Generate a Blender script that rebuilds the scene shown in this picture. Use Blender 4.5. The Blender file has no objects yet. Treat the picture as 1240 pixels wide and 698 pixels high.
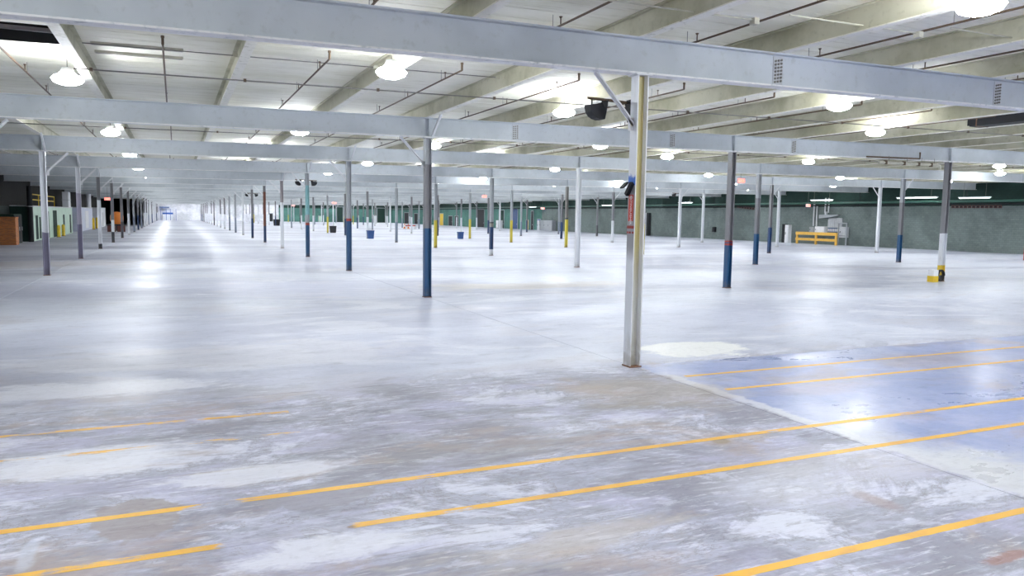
import bpy, bmesh, math, random
from mathutils import Vector, Matrix
import numpy as np

random.seed(7)
scene = bpy.context.scene
COL = scene.collection
S = 12.19            # bay length along the aisle, metres (40 ft)
LX = 12.31           # bay width across the aisle, metres
SL = 0.0115          # slope of the roof, rising towards the right wall

# ------------------------------------------------------------------ camera
F_PX, PITCH, YAW, ROLL = 914.39, 0.0938934, 0.4196646, -0.0149797
CAM = Vector((0.395288 * S, -0.937261 * S, 0.218131 * S))
fwd = Vector((math.sin(YAW) * math.cos(PITCH), math.cos(YAW) * math.cos(PITCH), -math.sin(PITCH)))
rgt0 = Vector((math.cos(YAW), -math.sin(YAW), 0))
up0 = rgt0.cross(fwd)
rgt = rgt0 * math.cos(ROLL) - up0 * math.sin(ROLL)
upv = up0 * math.cos(ROLL) + rgt0 * math.sin(ROLL)
cam_data = bpy.data.cameras.new('camera')
cam = bpy.data.objects.new('camera', cam_data)
COL.objects.link(cam)
cam_data.sensor_width = 36
cam_data.lens = F_PX / 1240 * 36
cam_data.clip_start, cam_data.clip_end = 0.1, 800
M = Matrix((rgt, upv, -fwd)).transposed().to_4x4()
M.translation = CAM
cam.matrix_world = M
scene.camera = cam

# ------------------------------------------------------------------ world, exposure
world = bpy.data.worlds.new('world')
scene.world = world
world.use_nodes = True
world.node_tree.nodes['Background'].inputs[0].default_value = (0.6, 0.7, 0.9, 1)
world.node_tree.nodes['Background'].inputs[1].default_value = 0.05
scene.view_settings.view_transform = 'Standard'
scene.view_settings.look = 'None'
scene.view_settings.gamma = 1
scene.view_settings.use_curve_mapping = False
scene.view_settings.exposure = 0.50
LAMP = 112.0         # radiance of the lamp lenses


def ray(px, py):
    return fwd * F_PX + rgt * (px - 620) - upv * (py - 349)


def on_z(px, py, z=0.0):
    d = ray(px, py)
    return CAM + d * ((z - CAM.z) / d.z)


def on_x(px, py, x):
    d = ray(px, py)
    return CAM + d * ((x - CAM.x) / d.x)


def on_y(px, py, y):
    d = ray(px, py)
    return CAM + d * ((y - CAM.y) / d.y)


def zb(x):           # underside of the main beams
    return 5.02 + SL * x


BEAM_D, JOIST_D = 0.62, 0.44
def zj(x): return zb(x) + BEAM_D             # underside of the joists
def zd(x): return zb(x) + BEAM_D + JOIST_D   # underside of the deck

# ------------------------------------------------------------------ materials
MATS = {}


class NT:
    """small helper to wire shader nodes"""
    def __init__(self, name):
        self.m = bpy.data.materials.new(name)
        self.m.use_nodes = True
        self.t = self.m.node_tree
        self.b = self.t.nodes['Principled BSDF']
        self.geo = None
        MATS[name] = self.m

    def n(self, typ, **kw):
        nd = self.t.nodes.new(typ)
        for k, v in kw.items():
            setattr(nd, k, v)
        return nd

    def put(self, sock, v):
        if isinstance(v, bpy.types.NodeSocket):
            self.t.links.new(v, sock)
        elif v is not None:
            if hasattr(sock, 'default_value') and not isinstance(v, (int, float)) and sock.type == 'RGBA' and len(v) == 3:
                v = (*v, 1)
            sock.default_value = v

    def math(self, op, a, b=None, c=None, clamp=False):
        nd = self.n('ShaderNodeMath', operation=op, use_clamp=clamp)
        self.put(nd.inputs[0], a)
        if b is not None: self.put(nd.inputs[1], b)
        if c is not None: self.put(nd.inputs[2], c)
        return nd.outputs[0]

    def pos(self):
        if self.geo is None:
            self.geo = self.n('ShaderNodeNewGeometry')
        return self.geo.outputs['Position']

    def local(self):
        return self.n('ShaderNodeTexCoord').outputs['Object']

    def sep(self, v):
        nd = self.n('ShaderNodeSeparateXYZ')
        self.put(nd.inputs[0], v)
        return nd.outputs

    def mapv(self, v, scale=(1, 1, 1), loc=(0, 0, 0), rot=(0, 0, 0)):
        nd = self.n('ShaderNodeMapping')
        self.put(nd.inputs[0], v)
        nd.inputs['Scale'].default_value = scale
        nd.inputs['Location'].default_value = loc
        nd.inputs['Rotation'].default_value = rot
        return nd.outputs[0]

    def noise(self, v, scale, detail=4, rough=0.55, dist=0.0):
        nd = self.n('ShaderNodeTexNoise')
        self.put(nd.inputs['Vector'], v)
        nd.inputs['Scale'].default_value = scale
        nd.inputs['Detail'].default_value = detail
        nd.inputs['Roughness'].default_value = rough
        nd.inputs['Distortion'].default_value = dist
        return nd.outputs[0]

    def ss(self, v, lo, hi, a=0.0, b=1.0):
        nd = self.n('ShaderNodeMapRange', interpolation_type='SMOOTHSTEP')
        self.put(nd.inputs[0], v)
        nd.inputs[1].default_value, nd.inputs[2].default_value = lo, hi
        nd.inputs[3].default_value, nd.inputs[4].default_value = a, b
        return nd.outputs[0]

    def mix(self, f, a, b, blend='MIX'):
        nd = self.n('ShaderNodeMix', data_type='RGBA', blend_type=blend)
        self.put(nd.inputs[0], f)
        self.put(nd.inputs[6], a)
        self.put(nd.inputs[7], b)
        return nd.outputs[2]

    def bump(self, h, strength=0.3, dist=0.02):
        nd = self.n('ShaderNodeBump')
        nd.inputs['Strength'].default_value = strength
        nd.inputs['Distance'].default_value = dist
        self.put(nd.inputs['Height'], h)
        self.t.links.new(nd.outputs[0], self.b.inputs['Normal'])

    def out(self, col, rough=0.5, metal=0.0, spec=0.5):
        self.put(self.b.inputs['Base Color'], col)
        self.put(self.b.inputs['Roughness'], rough)
        self.put(self.b.inputs['Metallic'], metal)
        self.b.inputs['Specular IOR Level'].default_value = spec
        return self.m


def paint(name, col, dirt=0.25, scale=3.0, rough=0.5, metal=0.0, dark=0.45):
    k = NT(name)
    n1 = k.noise(k.pos(), scale, 6, 0.6)
    f = k.ss(n1, 0.45, 0.75, 0, dirt)
    c2 = tuple(c * dark for c in col)
    return k.out(k.mix(f, col, c2), rough, metal)


def emit(name, col, strength):
    k = NT(name)
    k.b.inputs['Emission Color'].default_value = (*col, 1)
    k.b.inputs['Emission Strength'].default_value = strength
    return k.out(col, 0.4)


# --- concrete floor: one node chain shared by the slabs and the worn floor stripes
def concrete(k):
    P = k.pos()
    x, y, z = k.sep(P)
    warp = k.noise(k.mapv(P, (0.25, 0.25, 0.25)), 1.0, 3)
    big = k.noise(k.mapv(P, (0.045, 0.11, 0.1), (3.1, 0.4, 0)), 1.0, 5, 0.6, 0.6)
    mid = k.noise(k.mapv(P, (0.22, 0.4, 0.3), (9.7, 2.2, 0)), 1.0, 7, 0.62, 0.9)
    fine = k.noise(k.mapv(P, (1.6, 3.2, 2)), 1.0, 8, 0.65, 0.4)
    scr = k.noise(k.mapv(P, (1.2, 9.0, 2), rot=(0, 0, 0.35)), 1.0, 5, 0.6)
    c = k.mix(k.ss(big, 0.38, 0.60), (0.64, 0.67, 0.77), (0.42, 0.44, 0.55))
    c = k.mix(k.ss(mid, 0.52, 0.66, 0, 0.6), c, (0.74, 0.75, 0.81))
    c = k.mix(k.ss(mid, 0.46, 0.34, 0, 0.45), c, (0.50, 0.48, 0.54))
    # old worn slab nearest to the yellow aisle stripes
    yw = k.math('ADD', y, k.math('MULTIPLY', k.math('SUBTRACT', warp, 0.5), 1.2))
    near = k.ss(yw, 1.0, -0.6)
    far_l = k.math('MULTIPLY', k.ss(x, 8.6, 5.2), k.ss(yw, 2.6, 0.6))
    near = k.math('MAXIMUM', near, k.math('MULTIPLY', far_l, 0.5))
    n2 = k.noise(k.mapv(P, (0.42, 0.75, 1), (4.4, 1.3, 0)), 1.0, 9, 0.70, 0.5)
    crisp = k.noise(k.mapv(P, (1.1, 2.4, 1), (0.4, 5.3, 0)), 1.0, 10, 0.74, 0.3)
    old = k.mix(k.ss(n2, 0.42, 0.53), (0.26, 0.255, 0.31), (0.42, 0.43, 0.53))
    old = k.mix(k.ss(n2, 0.55, 0.60), old, (0.70, 0.71, 0.80))
    old = k.mix(k.ss(crisp, 0.50, 0.40, 0, 0.55), old, (0.26, 0.255, 0.30))
    old = k.mix(k.ss(crisp, 0.54, 0.62, 0, 0.5), old, (0.70, 0.72, 0.82))
    rim = k.math('SUBTRACT', 1.0, k.math('MULTIPLY', k.math('ABSOLUTE', k.math('SUBTRACT', n2, 0.545)), 130.0), clamp=True)
    old = k.mix(k.math('MULTIPLY', rim, 0.6), old, (0.20, 0.16, 0.14))
    brown = k.noise(k.mapv(P, (0.35, 0.6, 1), (1.9, 7.7, 0)), 1.0, 9, 0.70, 0.4)
    lav = k.noise(k.mapv(P, (0.5, 0.9, 1), (8.8, 0.7, 0)), 1.0, 6, 0.6, 0.3)
    old = k.mix(k.ss(lav, 0.50, 0.62, 0, 0.5), old, (0.50, 0.49, 0.68))
    brush = k.noise(k.mapv(P, (2.2, 16.0, 1), rot=(0, 0, 0.25)), 1.0, 8, 0.7, 0.6)
    old = k.mix(k.ss(brush, 0.54, 0.66, 0, 0.6), old, (0.78, 0.79, 0.86))
    old = k.mix(k.ss(brush, 0.46, 0.36, 0, 0.5), old, (0.24, 0.22, 0.25))
    old = k.mix(k.ss(brown, 0.53, 0.64, 0, 0.7), old, (0.40, 0.31, 0.27))
    c = k.mix(k.math('MULTIPLY', near, 0.85), c, old)
    # blue-painted bay beyond the first column
    xb = k.math('ADD', x, k.math('MULTIPLY', k.math('SUBTRACT', fine, 0.5), 0.5))
    inb = k.math('MULTIPLY', k.ss(xb, LX + 0.02, LX + 0.12), k.ss(y, 0.03, -0.03))
    strip = k.math('MULTIPLY', k.ss(xb, LX + 0.30, LX + 0.22), k.ss(y, -0.5, -1.2))
    wear = k.ss(k.noise(k.mapv(P, (0.5, 0.5, 1), (6, 1, 0)), 1.0, 7, 0.68, 0.8), 0.42, 0.66)
    blue = k.mix(wear, (0.225, 0.285, 0.53), (0.38, 0.42, 0.62))
    blue = k.mix(k.ss(brown, 0.52, 0.66, 0, 0.6), blue, (0.34, 0.27, 0.29))
    edge = k.ss(k.math('ADD', k.math('MULTIPLY', k.math('SUBTRACT', mid, 0.5), 5.0), k.math('SUBTRACT', x, LX)), 1.6, 0.2)
    edge = k.math('MULTIPLY', edge, k.ss(y, -3.2, -6.0))
    blue = k.mix(edge, blue, (0.66, 0.67, 0.70))
    blue = k.mix(k.math('MULTIPLY', strip, 0.85), blue, (0.60, 0.61, 0.66))
    c = k.mix(k.math('MULTIPLY', inb, 0.92), c, blue)

    # stains and patches with shapes of their own: (x, y, rx, ry, colour, amount, softness)
    def blob(c, cx, cy, rx, ry, colour, amt, soft=0.25, wob=0.5):
        dx = k.math('DIVIDE', k.math('SUBTRACT', x, cx), rx)
        dy = k.math('DIVIDE', k.math('SUBTRACT', y, cy), ry)
        r = k.math('SQRT', k.math('ADD', k.math('MULTIPLY', dx, dx), k.math('MULTIPLY', dy, dy)))
        r = k.math('ADD', r, k.math('ADD', k.math('MULTIPLY', k.math('SUBTRACT', n2, 0.5), wob * 6), k.math('MULTIPLY', k.math('SUBTRACT', crisp, 0.5), wob * 3)))
        return k.mix(k.ss(r, 1 + soft, 1 - soft, 0, amt), c, colour)
    for args in BLOBS:
        c = blob(c, *args)
    # small-scale grime and scratches
    grit = k.noise(k.mapv(P, (9, 16, 1)), 1.0, 6, 0.7)
    c = k.mix(k.ss(grit, 0.50, 0.68, 0, 0.35), c, k.mix(1.0, c, (0.62, 0.60, 0.62), 'MULTIPLY'))
    c = k.mix(k.ss(fine, 0.52, 0.72, 0, 0.40), c, k.mix(1.0, c, (0.62, 0.60, 0.60), 'MULTIPLY'))
    c = k.mix(k.ss(scr, 0.60, 0.72, 0, 0.35), c, k.mix(1.0, c, (0.60, 0.57, 0.56), 'MULTIPLY'))
    rough = k.math('ADD', k.ss(mid, 0.35, 0.65, 0.36, 0.52), k.math('MULTIPLY', k.math('SUBTRACT', fine, 0.5), 0.25))
    rough = k.math('ADD', rough, k.math('MULTIPLY', near, 0.06))
    rough = k.math('SUBTRACT', rough, k.math('MULTIPLY', inb, 0.16))
    k.put(k.b.inputs['Specular IOR Level'], 0.2)
    k.spec = k.math('ADD', 0.13, k.math('MULTIPLY', inb, 0.32))
    return c, rough, fine


def pxblob(px, py, rx, ry, colour, amt, soft=0.25, wob=0.5):
    q = on_z(px, py)
    return (q.x, q.y, rx, ry, colour, amt, soft, wob)


BLOBS = [
    pxblob(275, 570, 0.42, 0.035, (0.24, 0.18, 0.13), 0.8, 0.5, 0.5),
    pxblob(429, 638, 0.06, 0.03, (0.22, 0.13, 0.05), 0.9, 0.3, 0.2),
    pxblob(872, 534, 0.13, 0.11, (0.33, 0.27, 0.18), 0.8, 0.3, 0.3),
    pxblob(1058, 605, 0.12, 0.28, (0.36, 0.27, 0.27), 0.6, 0.5, 0.4),
    pxblob(600, 545, 0.9, 0.28, (0.28, 0.27, 0.28), 0.45, 0.4, 0.8),
    pxblob(35, 668, 0.07, 0.30, (0.60, 0.66, 0.78), 0.5, 0.3, 0.5),
    pxblob(1120, 435, 1.3, 0.6, (0.34, 0.27, 0.30), 0.55, 0.5, 0.35),
    pxblob(1000, 470, 1.0, 0.35, (0.38, 0.31, 0.36), 0.45, 0.5, 0.35),
    pxblob(845, 424, 1.15, 0.85, (0.86, 0.86, 0.84), 0.9, 0.12, 0.35),
    pxblob(110, 472, 2.0, 0.55, (0.80, 0.81, 0.88), 0.7, 0.2, 0.4),
    pxblob(120, 560, 1.2, 0.55, (0.80, 0.81, 0.88), 0.8, 0.2, 0.5),
    pxblob(165, 625, 0.34, 0.50, (0.33, 0.29, 0.29), 0.75, 0.06, 0.35),
    pxblob(390, 600, 0.45, 0.32, (0.32, 0.31, 0.35), 0.7, 0.06, 0.4),
    pxblob(300, 575, 0.8, 0.3, (0.80, 0.81, 0.88), 0.7, 0.2, 0.5),
    pxblob(420, 660, 0.75, 0.28, (0.80, 0.81, 0.88), 0.7, 0.2, 0.6),
    pxblob(790, 475, 1.2, 0.8, (0.42, 0.37, 0.31), 0.55, 0.5, 0.6),
    pxblob(700, 655, 0.8, 0.25, (0.66, 0.60, 0.54), 0.4, 0.5, 1.0),
    pxblob(960, 590, 0.7, 0.5, (0.74, 0.74, 0.79), 0.4, 0.5, 0.3),
    pxblob(1050, 560, 0.9, 0.6, (0.74, 0.73, 0.76), 0.4, 0.5, 0.3),
    pxblob(1222, 675, 0.22, 0.05, (0.36, 0.17, 0.11), 0.6, 0.4, 0.9),
    pxblob(640, 346, 4.2, 1.2, (0.62, 0.54, 0.42), 0.40, 0.5, 0.5),
    pxblob(300, 430, 3.2, 1.3, (0.56, 0.56, 0.62), 0.55, 0.2, 0.5),
    pxblob(20, 320, 5.0, 3.0, (0.44, 0.40, 0.42), 0.55, 0.4, 0.7),
]

k = NT('concrete_floor')
_c, _r, _f = concrete(k)
k.bump(_f, 0.12, 0.01)
k.out(_c, _r, 0, 0.28)
k.put(k.b.inputs['Specular IOR Level'], k.spec)

k = NT('worn_yellow_stripe')
_c, _r, _f = concrete(k)
_w = k.noise(k.mapv(k.pos(), (1.1, 3.0, 1), (2, 3, 0)), 1.0, 8, 0.72)
_at = k.n('ShaderNodeAttribute', attribute_type='GEOMETRY', attribute_name='wear').outputs['Fac']
_m = k.ss(k.math('ADD', _w, k.math('MULTIPLY', _at, 0.45)), 0.66, 0.76)
_y = k.mix(k.ss(_f, 0.45, 0.7), (0.83, 0.46, 0.035), (0.70, 0.36, 0.05))
k.out(k.mix(_m, _y, _c), 0.45)

# painted steel of the roof frame, with greenish-brown dust
k = NT('beam_paint')
n1 = k.noise(k.pos(), 0.16, 5, 0.6)
n2 = k.noise(k.pos(), 6.0, 5, 0.65)
c = k.mix(k.ss(n1, 0.40, 0.62), (0.62, 0.66, 0.70), (0.45, 0.49, 0.53))
c = k.mix(k.ss(n2, 0.52, 0.72, 0, 0.3), c, (0.36, 0.38, 0.36))
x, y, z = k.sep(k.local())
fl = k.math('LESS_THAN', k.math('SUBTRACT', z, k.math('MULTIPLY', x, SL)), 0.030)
c = k.mix(k.math('MULTIPLY', fl, k.ss(n2, 0.75, 0.5)), c, (0.84, 0.84, 0.84))  # bottom flange painted near-white, imitating light bounced up off the floor
k.out(c, 0.55)

k = NT('joist_paint')
n1 = k.noise(k.pos(), 0.5, 5, 0.65)
n2 = k.noise(k.pos(), 7.0, 5, 0.6)
c = k.mix(k.ss(n1, 0.40, 0.66), (0.62, 0.60, 0.48), (0.42, 0.41, 0.29))
c = k.mix(k.ss(n2, 0.55, 0.75, 0, 0.4), c, (0.27, 0.25, 0.17))
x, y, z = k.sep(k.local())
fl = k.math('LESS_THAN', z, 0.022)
c = k.mix(k.math('MULTIPLY', fl, k.ss(n2, 0.8, 0.5)), c, (0.88, 0.86, 0.78))  # floor light on the joist underside, put into the flange colour
k.out(c, 0.6)

k = NT('deck_paint')
P = k.pos()
x, y, z = k.sep(P)
n1 = k.noise(k.mapv(P, (0.25, 0.5, 0.5)), 1.0, 6, 0.6)
n2 = k.noise(k.mapv(P, (0.8, 6.0, 1)), 1.0, 6, 0.65)
c = k.mix(k.ss(n1, 0.42, 0.68), (0.91, 0.89, 0.79), (0.78, 0.76, 0.63))
c = k.mix(k.ss(n2, 0.54, 0.70, 0, 0.5), c, (0.50, 0.46, 0.34))
j = k.math('FRACT', k.math('DIVIDE', y, 0.6095))
jl = k.math('GREATER_THAN', k.math('ABSOLUTE', k.math('SUBTRACT', j, 0.5)), 0.478)
c = k.mix(k.math('MULTIPLY', jl, 0.6), c, (0.40, 0.37, 0.28))
k.out(c, 0.75, 0, 0.3)

k = NT('deck_panel_paint')
P = k.pos()
n1 = k.noise(k.mapv(P, (0.25, 0.5, 0.5)), 1.0, 6, 0.6)
n2 = k.noise(k.mapv(P, (0.8, 6.0, 1)), 1.0, 6, 0.65)
c = k.mix(k.ss(n1, 0.42, 0.68), (0.91, 0.89, 0.79), (0.78, 0.76, 0.63))
c = k.mix(k.ss(n2, 0.54, 0.70, 0, 0.5), c, (0.50, 0.46, 0.34))
k.out(c, 0.75, 0, 0.3)

# block walls
def block_wall(name, low, high, zsplit):
    k = NT(name)
    P = k.pos()
    x, y, z = k.sep(P)
    cb = k.n('ShaderNodeCombineXYZ')
    k.put(cb.inputs[0], k.math('ADD', x, y)); k.put(cb.inputs[1], z)
    br = k.n('ShaderNodeTexBrick')
    k.put(br.inputs['Vector'], cb.outputs[0])
    br.inputs['Scale'].default_value = 1.0
    br.inputs['Brick Width'].default_value = 0.4
    br.inputs['Row Height'].default_value = 0.2
    br.inputs['Mortar Size'].default_value = 0.012
    br.inputs['Color1'].default_value = (1, 1, 1, 1)
    br.inputs['Color2'].default_value = (0.86, 0.86, 0.86, 1)
    br.inputs['Mortar'].default_value = (0.72, 0.72, 0.72, 1)
    n1 = k.noise(P, 0.25, 6, 0.65)
    n2 = k.noise(P, 2.5, 6, 0.7)
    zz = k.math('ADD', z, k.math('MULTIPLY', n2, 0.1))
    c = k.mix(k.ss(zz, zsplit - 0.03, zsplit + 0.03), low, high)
    c = k.mix(k.ss(n1, 0.42, 0.62, 0, 0.7), c, k.mix(1.0, c, (0.6, 0.62, 0.62), 'MULTIPLY'))
    c = k.mix(k.ss(n2, 0.56, 0.72, 0, 0.4), c, k.mix(1.0, c, (0.5, 0.5, 0.48), 'MULTIPLY'))
    c = k.mix(1.0, c, br.outputs[0], 'MULTIPLY')
    k.bump(br.outputs['Fac'], -0.3, 0.01)
    k.out(c, 0.8, 0, 0.25)

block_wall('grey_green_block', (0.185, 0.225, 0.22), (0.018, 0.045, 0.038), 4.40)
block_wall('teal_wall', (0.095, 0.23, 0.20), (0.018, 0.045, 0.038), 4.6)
block_wall('white_wall', (0.86, 0.86, 0.92), (0.86, 0.86, 0.92), 9)
block_wall('dark_wall', (0.03, 0.04, 0.04), (0.012, 0.012, 0.012), 3)

paint('white_paint', (0.80, 0.81, 0.85), 0.25)
paint('brace_paint', (0.74, 0.75, 0.78), 0.25)
paint('black_metal', (0.006, 0.007, 0.011), 0.1, rough=0.65)
paint('dark_pipe', (0.13, 0.085, 0.05), 0.5, rough=0.6)
paint('conduit_grey', (0.20, 0.19, 0.17), 0.3, rough=0.5)
paint('cream_pipe', (0.62, 0.60, 0.50), 0.4)
paint('galvanised', (0.45, 0.46, 0.48), 0.3, rough=0.4, metal=0.7)
paint('yellow_paint', (0.80, 0.55, 0.03), 0.3)
paint('amber_paint', (0.78, 0.46, 0.08), 0.3)
paint('dark_red', (0.33, 0.03, 0.02), 0.3)
paint('sign_red', (0.50, 0.05, 0.03), 0.15)
paint('brown_red', (0.085, 0.018, 0.013), 0.3)
paint('navy', (0.015, 0.06, 0.20), 0.3)
paint('blue_paint', (0.02, 0.09, 0.35), 0.3)
paint('pale_green', (0.50, 0.66, 0.55), 0.3, scale=1.0)
paint('dark_green', (0.010, 0.035, 0.028), 0.3, rough=0.9)
paint('dark_green_pipe', (0.03, 0.10, 0.075), 0.3, rough=0.35)
paint('pale_blue', (0.62, 0.66, 0.80), 0.25, scale=1.0)
paint('grey_paint', (0.33, 0.35, 0.38), 0.3)
paint('light_grey', (0.55, 0.57, 0.60), 0.3)
paint('rust', (0.20, 0.09, 0.045), 0.5, scale=8)
paint('orange_paint', (0.75, 0.22, 0.03), 0.2)
paint('charcoal', (0.018, 0.02, 0.024), 0.3, rough=0.9)
paint('rubber', (0.015, 0.015, 0.015), 0.2, rough=0.7)
emit('lamp_lens', (0.93, 0.97, 1.0), LAMP)
emit('tube_glow', (0.85, 1.0, 0.95), 2.5)
emit('red_glow', (1.0, 0.12, 0.08), 4.0)
emit('window_glow', (0.95, 0.97, 1.0), 3.0)

k = NT('orange_brick')
P = k.pos()
x, y, z = k.sep(P)
cb = k.n('ShaderNodeCombineXYZ')
k.put(cb.inputs[0], k.math('ADD', x, y)); k.put(cb.inputs[1], z)
br = k.n('ShaderNodeTexBrick')
k.put(br.inputs['Vector'], cb.outputs[0])
br.inputs['Scale'].default_value = 1.0
br.inputs['Brick Width'].default_value = 0.22
br.inputs['Row Height'].default_value = 0.075
br.inputs['Mortar Size'].default_value = 0.008
br.inputs['Color1'].default_value = (0.58, 0.19, 0.045, 1)
br.inputs['Color2'].default_value = (0.36, 0.12, 0.04, 1)
br.inputs['Mortar'].default_value = (0.30, 0.20, 0.13, 1)
k.bump(br.outputs['Fac'], -0.5, 0.01)
k.out(br.outputs[0], 0.8)


def column_paint(name, stops, dirt=0.35):
    """stops: list of (height in m, colour) from the floor up: each colour starts at its height"""
    k = NT(name)
    L = k.local()
    x, y, z = k.sep(L)
    n = k.noise(k.pos(), 5.0, 5, 0.65)
    zz = k.math('ADD', z, k.math('MULTIPLY', k.math('SUBTRACT', n, 0.5), 0.12))
    c = stops[0][1]
    for h, col in stops[1:]:
        c = k.mix(k.ss(zz, h - 0.015, h + 0.015), c, col)
    g = k.noise(k.mapv(k.pos(), (9, 9, 1.2)), 1.0, 6, 0.7)
    c = k.mix(k.ss(g, 0.52, 0.75, 0, dirt), c, (0.10, 0.085, 0.07))
    scuff = k.ss(z, 0.35, 0.02, 0, 0.55)
    c = k.mix(k.math('MULTIPLY', scuff, k.ss(n, 0.35, 0.6)), c, (0.13, 0.11, 0.09))
    k.out(c, 0.42)
    return name

GRY, LGR, WHT = (0.20, 0.20, 0.22), (0.36, 0.38, 0.41), (0.72, 0.74, 0.79)
BLU, NVY, RED, YEL = (0.012, 0.075, 0.19), (0.010, 0.04, 0.13), (0.36, 0.04, 0.03), (0.62, 0.52, 0.06)
TEA, PUR, CHA, BRN = (0.24, 0.47, 0.50), (0.20, 0.19, 0.28), (0.05, 0.055, 0.07), (0.16, 0.05, 0.03)
k = NT('col_white_sign')
x, y, z = k.sep(k.local())
n = k.noise(k.pos(), 4.0, 5, 0.65)
zz = k.math('ADD', z, k.math('MULTIPLY', k.math('SUBTRACT', n, 0.5), 0.25))
wht = (0.76, 0.79, 0.85)
c = k.mix(k.ss(zz, 1.8, 2.2), wht, (0.33, 0.33, 0.36))
c = k.mix(k.ss(z, 3.23, 3.26), c, (0.03, 0.16, 0.62))
c = k.mix(k.ss(zz, 3.38, 3.44), c, wht)
c = k.mix(k.ss(x, -.108, -.104), c, (0.82, 0.83, 0.84))
web = k.math('LESS_THAN', k.math('ABSOLUTE', x), .080)
c = k.mix(web, c, k.mix(k.ss(zz, 1.2, 2.4), (0.60, 0.60, 0.55), (0.58, 0.50, 0.22)))
g = k.noise(k.mapv(k.pos(), (9, 9, 1.2)), 1.0, 6, 0.7)
c = k.mix(k.ss(g, 0.52, 0.75, 0, .18), c, (0.10, 0.085, 0.07))
c = k.mix(k.math('MULTIPLY', k.ss(z, 0.8, 0.02, 0, 0.5), k.ss(n, 0.35, 0.6)), c, (0.25, 0.20, 0.13))
k.out(c, 0.42)
column_paint('col_blue_grey', [(0, BLU), (2.25, GRY), (4.3, LGR)])
column_paint('col_blue_redband', [(0, BLU), (2.35, RED), (2.47, LGR)])
column_paint('col_blue_teal', [(0, BLU), (1.95, RED), (2.1, LGR), (2.6, TEA), (4.4, LGR)])
column_paint('col_blue_low', [(0, BLU), (1.68, RED), (1.76, BLU), (1.80, RED), (1.86, GRY)])
column_paint('col_blue_third', [(0, BLU), (1.85, GRY), (4.0, LGR)])
column_paint('col_blue_whitebase', [(0, WHT), (0.42, NVY), (1.95, (0.30, 0.29, 0.25)), (2.2, CHA), (2.3, LGR)])
column_paint('col_white', [(0, WHT), (2.9, (0.70, 0.72, 0.75))])
column_paint('col_white_grey', [(0, WHT), (2.4, GRY)])
column_paint('col_white_dark', [(0, (0.80, 0.82, 0.86)), (3.5, (0.32, 0.29, 0.31))])
column_paint('col_brown', [(0, NVY), (1.5, BRN), (4.6, GRY)])
column_paint('col_purple_white', [(0, PUR), (1.75, WHT)])
column_paint('col_purple_lilac', [(0, (0.19, 0.18, 0.28)), (1.9, (0.42, 0.40, 0.50)), (3.6, WHT)])
column_paint('col_charcoal_white', [(0, CHA), (0.35, WHT), (3.4, GRY)])
column_paint('col_charcoal_mid', [(0, CHA), (0.9, WHT), (1.9, GRY)])
column_paint('col_charcoal', [(0, (0.10, 0.10, 0.12)), (1.6, (0.22, 0.22, 0.24)), (3.2, GRY)])
column_paint('col_yellow', [(0, YEL), (2.3, LGR)])
column_paint('col_yellow_dark', [(0, YEL), (2.5, CHA), (2.65, (0.20, 0.19, 0.18))])
column_paint('col_yellow_base', [(0, CHA), (0.3, (0.72, 0.50, 0.03)), (0.75, WHT), (2.2, GRY)])
column_paint('col_steel', [(0, (0.24, 0.28, 0.36)), (2.0, LGR)])
column_paint('col_navy', [(0, NVY), (2.1, GRY)])
column_paint('col_red', [(0, (0.45, 0.03, 0.04)), (1.6, LGR)])

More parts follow.
